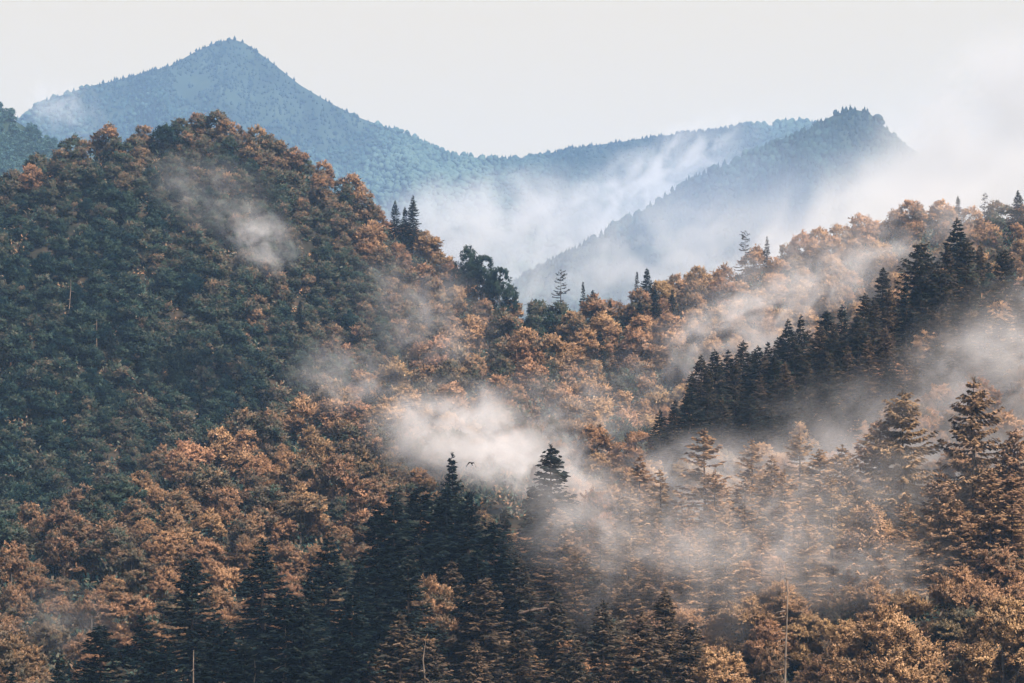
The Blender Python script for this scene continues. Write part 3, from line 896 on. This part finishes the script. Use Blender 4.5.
def dead_tree(label, u, vtop, Y, r0, stubs, seed, lean=0.0, spray=False):
    r = np.random.default_rng(seed)
    z0 = float(ground(u, Y)); H = (VH - vtop) / F * Y - z0
    root = bpy.data.objects.new("dead_tree", None)
    root.location = ((u - 512) / F * Y, Y, z0)
    link(root)
    zs = np.array([-1.0, 0.3, H * 0.3, H * 0.6, H * 0.85, H])
    path = np.stack([lean * zs / H + 0.012 * H * r.standard_normal(6), 0.05 * r.standard_normal(6), zs], -1)
    link(bpy.data.objects.new("trunk", mesh_from("dead_trunk", *tube(path, r0 * np.array([1.3, 1.1, 0.85, 0.62, 0.4, 0.12]), 8), M_DEAD, smooth=True)), root)
    for k in range(stubs):
        z = H * (0.35 + 0.6 * (k + r.random()) / stubs)
        a = r.random() * 6.28; L = (1.6 + 3.6 * r.random()) * (1.25 - z / H)
        if k % 2 == 0: a = r.choice([0.2, 3.0]) + 0.4 * r.standard_normal()
        c = np.array([lean * z / H, 0, z]); h = np.array([math.cos(a), math.sin(a), 0])
        V = tube([c, c + h * L * 0.5 + [0, 0, -0.10 * L], c + h * L + [0, 0, -0.28 * L]], [0.09, 0.06, 0.02], 5)
        link(bpy.data.objects.new("branch", mesh_from("dead_branch", *V, M_DEAD, smooth=True)), root)
    if spray:
        m = 150
        d = norm(r.standard_normal((m, 3)) * np.array([1, 1, 0.35]))
        P = np.array([0, 0, H]) + d * r.random((m, 1)) * np.array([2.0, 2.0, 1.0])
        Q = cards(P, d + [0, 0, 0.2], r.standard_normal((m, 3)), 0.3 + 0.3 * r.random(m), 0.1 + 0.08 * r.random(m), 0.25)
        c = link(bpy.data.objects.new("crown", quads_mesh("withered_crown", Q, M_SPRUCE, {"clump": r.random(m), "leaf_normal": norm(d + [0, 0, 0.8])})), root)
        c["tint"] = 0.8
    tag(root, label, "dead tree", "dead trunks in the woods")

dead_tree("pale bare dead trunk with side stubs before the darkest spruces", 287, 628, 384, 0.30, 11, 1, -0.4)
dead_tree("short pale dead trunk low among the dark spruces", 253, 658, 384, 0.24, 3, 2)
dead_tree("pale thin trunk under the pointed dark spruce at the bottom edge", 194, 650, 382, 0.22, 2, 3)
dead_tree("pale dead trunk with a withered tuft on top at the bottom edge", 424, 640, 382, 0.24, 5, 4, 0.3, True)
dead_tree("tall pale bare pole rising from the bottom edge beside the misty spruces", 785, 562, 386, 0.26, 12, 5)
dead_tree("thin pale pole standing among the dark crowns of the domed hill", 70, 279, solve_Y(70, 279, 17, 760, 1000)[0] - 6, 0.22, 3, 6)
dead_tree("short pale snag just below the thin pole on the domed hill", 97, 319, solve_Y(97, 319, 12, 740, 1000)[0] - 6, 0.2, 2, 7)

p0, p1 = at(519, 614, 405), at(553, 606, 405)
ax = (p1 - p0); L = ax.length
lg = bpy.data.objects.new("fallen_log", None); lg.location = p0; link(lg)
pt = [np.array(ax) * t + np.array([0, 0.2 * math.sin(t * 3), 0.12 * math.sin(t * 5)]) for t in (0, 0.25, 0.5, 0.75, 1.0)]
link(bpy.data.objects.new("trunk", mesh_from("log_trunk", *tube(pt, [0.27, 0.25, 0.22, 0.18, 0.10], 9), M_SBARK, smooth=True)), lg)
for k, t in enumerate((0.3, 0.62, 0.85)):
    c = np.array(ax) * t
    link(bpy.data.objects.new("branch", mesh_from("log_branch", *tube([c, c + [0.2, -0.5, 0.5 - 0.5 * k], c + [0.35, -0.8, 0.8 - 0.9 * k]], [0.09, 0.06, 0.02], 5), M_SBARK, smooth=True)), lg)
tag(lg, "broken trunk hung up across the brown spruces at the bottom", "log")

def bird():
    Y = 330.0
    m, n, o_ = new_mat("dark_feathers")
    no = n.nodes.new("ShaderNodeTexNoise"); no.inputs["Scale"].default_value = 25
    r = ramp(n, [(0.3, (0.008, 0.008, 0.009)), (0.7, (0.022, 0.02, 0.02))])
    n.links.new(no.outputs["Fac"], r.inputs[0])
    b = n.nodes.new("ShaderNodeBsdfDiffuse"); n.links.new(r.outputs[0], b.inputs["Color"]); n.links.new(b.outputs[0], o_.inputs["Surface"])
    # body: beak, head, neck, breast, rump, spread tail; flying away to the right, wings on the downstroke
    xs = np.array([-0.33, -0.27, -0.22, -0.16, -0.05, 0.08, 0.18, 0.24, 0.36, 0.42])
    ry = np.array([0.004, 0.018, 0.042, 0.040, 0.075, 0.070, 0.042, 0.035, 0.075, 0.085])
    rz = np.array([0.004, 0.016, 0.040, 0.040, 0.070, 0.062, 0.034, 0.016, 0.010, 0.005])
    zc = np.array([0.035, 0.04, 0.045, 0.03, 0.0, 0.0, 0.01, 0.015, 0.015, 0.01])
    S = 12
    a = np.arange(S) / S * 6.2832
    V = np.stack([np.repeat(xs[:, None], S, 1), ry[:, None] * np.cos(a), zc[:, None] + rz[:, None] * np.sin(a)], -1).reshape(-1, 3)
    f = []
    for i in range(len(xs) - 1):
        for j in range(S):
            k = (j + 1) % S
            f += [i * S + j, i * S + k, (i + 1) * S + k, (i + 1) * S + j]
    f += list(range(S))[::-1] + [(len(xs) - 1) * S + j for j in range(S)]
    parts = [(V, np.array(f), np.array([4] * ((len(xs) - 1) * S) + [S, S]))]
    for sd in (-1, 1):
        sp = np.array([0.0, 0.16, 0.32, 0.46, 0.58])                  # span stations: y, z arch, leading edge, chord
        y = 0.04 + sp * 0.92; z = 0.03 + 0.16 * np.sin(sp * 4.2) - 1.25 * sp ** 2
        le = np.array([-0.12, -0.15, -0.13, -0.05, 0.08]); ch = np.array([0.26, 0.25, 0.24, 0.20, 0.05])
        th = np.array([0.030, 0.022, 0.016, 0.010, 0.004])
        W = []
        for q in range(5):
            for (fx, fz) in ((0, 0), (0.35, 1), (1, 0), (0.35, -0.6)):
                W.append((le[q] + ch[q] * fx, sd * y[q], z[q] + th[q] * fz))
        g = []
        for q in range(4):
            for j in range(4):
                k = (j + 1) % 4
                g += [q * 4 + j, q * 4 + k, (q + 1) * 4 + k, (q + 1) * 4 + j]
        g += [3, 2, 1, 0, 16, 17, 18, 19]
        parts.append((np.array(W), np.array(g), np.array([4] * 18)))
        for q in range(4):                                            # fingered wing tips
            t0 = np.array([le[4] - 0.10 + 0.07 * q, sd * (y[4] - 0.02), z[4] + 0.02])
            parts.append(tube([t0, t0 + [0.05, sd * 0.06, -0.10]], [0.016, 0.004], 5))
    me = mesh_from("bird", *join(parts), m, smooth=True)
    o = link(bpy.data.objects.new("bird", me))
    o.location = at(471.5, 463.5, Y)
    o.rotation_euler = (math.radians(5), math.radians(28), math.radians(74))
    o.scale = (1.3, 1.15, 1.3)
    tag(o, "small dark bird flying with lowered wings before the bright gully mist", "bird")
bird()

# ------------------------------------------------------------------ labels
ORD = ["", "second ", "third ", "fourth ", "fifth ", "sixth ", "seventh ", "eighth ", "ninth ", "tenth ", "eleventh ", "twelfth ", "thirteenth ", "fourteenth ", "fifteenth "]
MARKS = [("the bright wisp on the domed hill", 262, 240), ("the domed hill's summit", 205, 122), ("the pale pole on the domed hill", 70, 300), ("the small spruces on the domed hill's shoulder", 410, 205),
         ("the dark crowns ending the domed hill", 492, 268), ("the thin mist at the domed hill's foot", 350, 372), ("the bright gully mist", 466, 436), ("the gappy spruce in the dip", 561, 290),
         ("the dark bushy crowns above the gully", 625, 430), ("the tall spruce in the gully mist", 551, 475), ("the broad spruce topping the spur", 957, 250), ("the lowest spruce of the spur's row", 700, 370),
         ("the tallest shaggy spruce", 975, 430), ("the big round golden beech", 886, 630), ("the tall pale pole", 785, 620), ("the pointed dark spruce at the bottom", 192, 590), ("the pale dead trunk at the bottom", 287, 655),
         ("the small gappy spruce on the skyline", 745, 240), ("the mist band behind the spur", 760, 318), ("the woods' lower corner by the beeches", 15, 660), ("the domed hill's outer slope", 10, 290), ("the near ridge's outer end", 10, 500),
         ("the near ridge's shoulder", 150, 465), ("the broad pale beech by the dark spruces", 130, 600), ("the hazy end of the long skyline", 900, 212), ("the broken log", 536, 610), ("the tuft-topped dead trunk", 424, 655),
         ("the tall tan spruce in the mist", 704, 470), ("the mist hanging at the spur's end", 1015, 370), ("the middle of the near ridge's slope", 280, 480)]
def colour_word(d):
    t = d["tint"]
    if d["kind"] == "beech_tree":
        return "dark green" if t < .24 else "grey-green" if t < .38 else "olive brown" if t < .52 else "rust brown" if t < .66 else "orange brown" if t < .8 else "golden tan"
    w = "blackish green" if t < .17 else "dark green" if t < .3 else "brownish green" if t < .45 else "brown" if t < .6 else "tan"
    return {"dense": "", "slim": "slender ", "shaggy": "shaggy ", "tiered": "layered ", "sparse": "gappy "}[d["style"]] + w
cells = {}
named = {}
for (mk, mu, mv) in MARKS:                                             # the landmark trees themselves
    kd = "beech_tree" if "beech" in mk and "beeches" not in mk and "spruces" not in mk or "broad pale beech" in mk else "spruce_tree" if "spruce" in mk and "spruces" not in mk and "mist band" not in mk else None
    if kd is None: continue
    st = "sparse" if "gappy" in mk else "shaggy" if "shaggy" in mk else None
    c_ = [d for d in TREES if d["kind"] == kd and (st is None or d["style"] == st) and id(d) not in named]
    d = min(c_, key=lambda d: math.hypot(d["u"] - mu, d["vt"] + 0.3 * (d["vb"] - d["vt"]) - mv))
    named[id(d)] = mk[4:]
for d in TREES:
    if id(d) in named:
        rt = d["root"]
        rt["category"] = "tree"; rt["group"] = "beeches clothing the hills" if d["kind"] == "beech_tree" else "spruces among the beeches"
        rt["label"] = colour_word(d).replace("gappy ", "").replace("shaggy ", "").replace("layered ", "") + " " + named[id(d)]
        continue
    v = d["vt"] + 0.3 * (d["vb"] - d["vt"])
    best = min(MARKS, key=lambda m: (m[1] - d["u"]) ** 2 + (m[2] - v) ** 2)
    dx, dy = d["u"] - best[1], v - best[2]
    r_ = math.hypot(dx, dy)
    if r_ < 9: rel = "right at"
    elif abs(dy) > abs(dx): rel = "above" if dy < 0 else "below"
    else: rel = "left of" if dx < 0 else "right of"
    cells.setdefault((d["kind"], colour_word(d), rel, best[0]), []).append((r_, d))
for (kind, cw, rel, mark), lst in cells.items():
    for k, (r_, d) in enumerate(sorted(lst, key=lambda a: a[0])):
        rt = d["root"]
        rt["category"] = "tree"
        rt["group"] = "beeches clothing the hills" if kind == "beech_tree" else "spruces among the beeches"
        what = "beech" if kind == "beech_tree" else "spruce"
        rt["label"] = ("first " if k == 0 and len(lst) > 1 else ORD[k] if k < len(ORD) else "%dth " % (k + 1)) + cw + " " + what + " " + rel + " " + mark
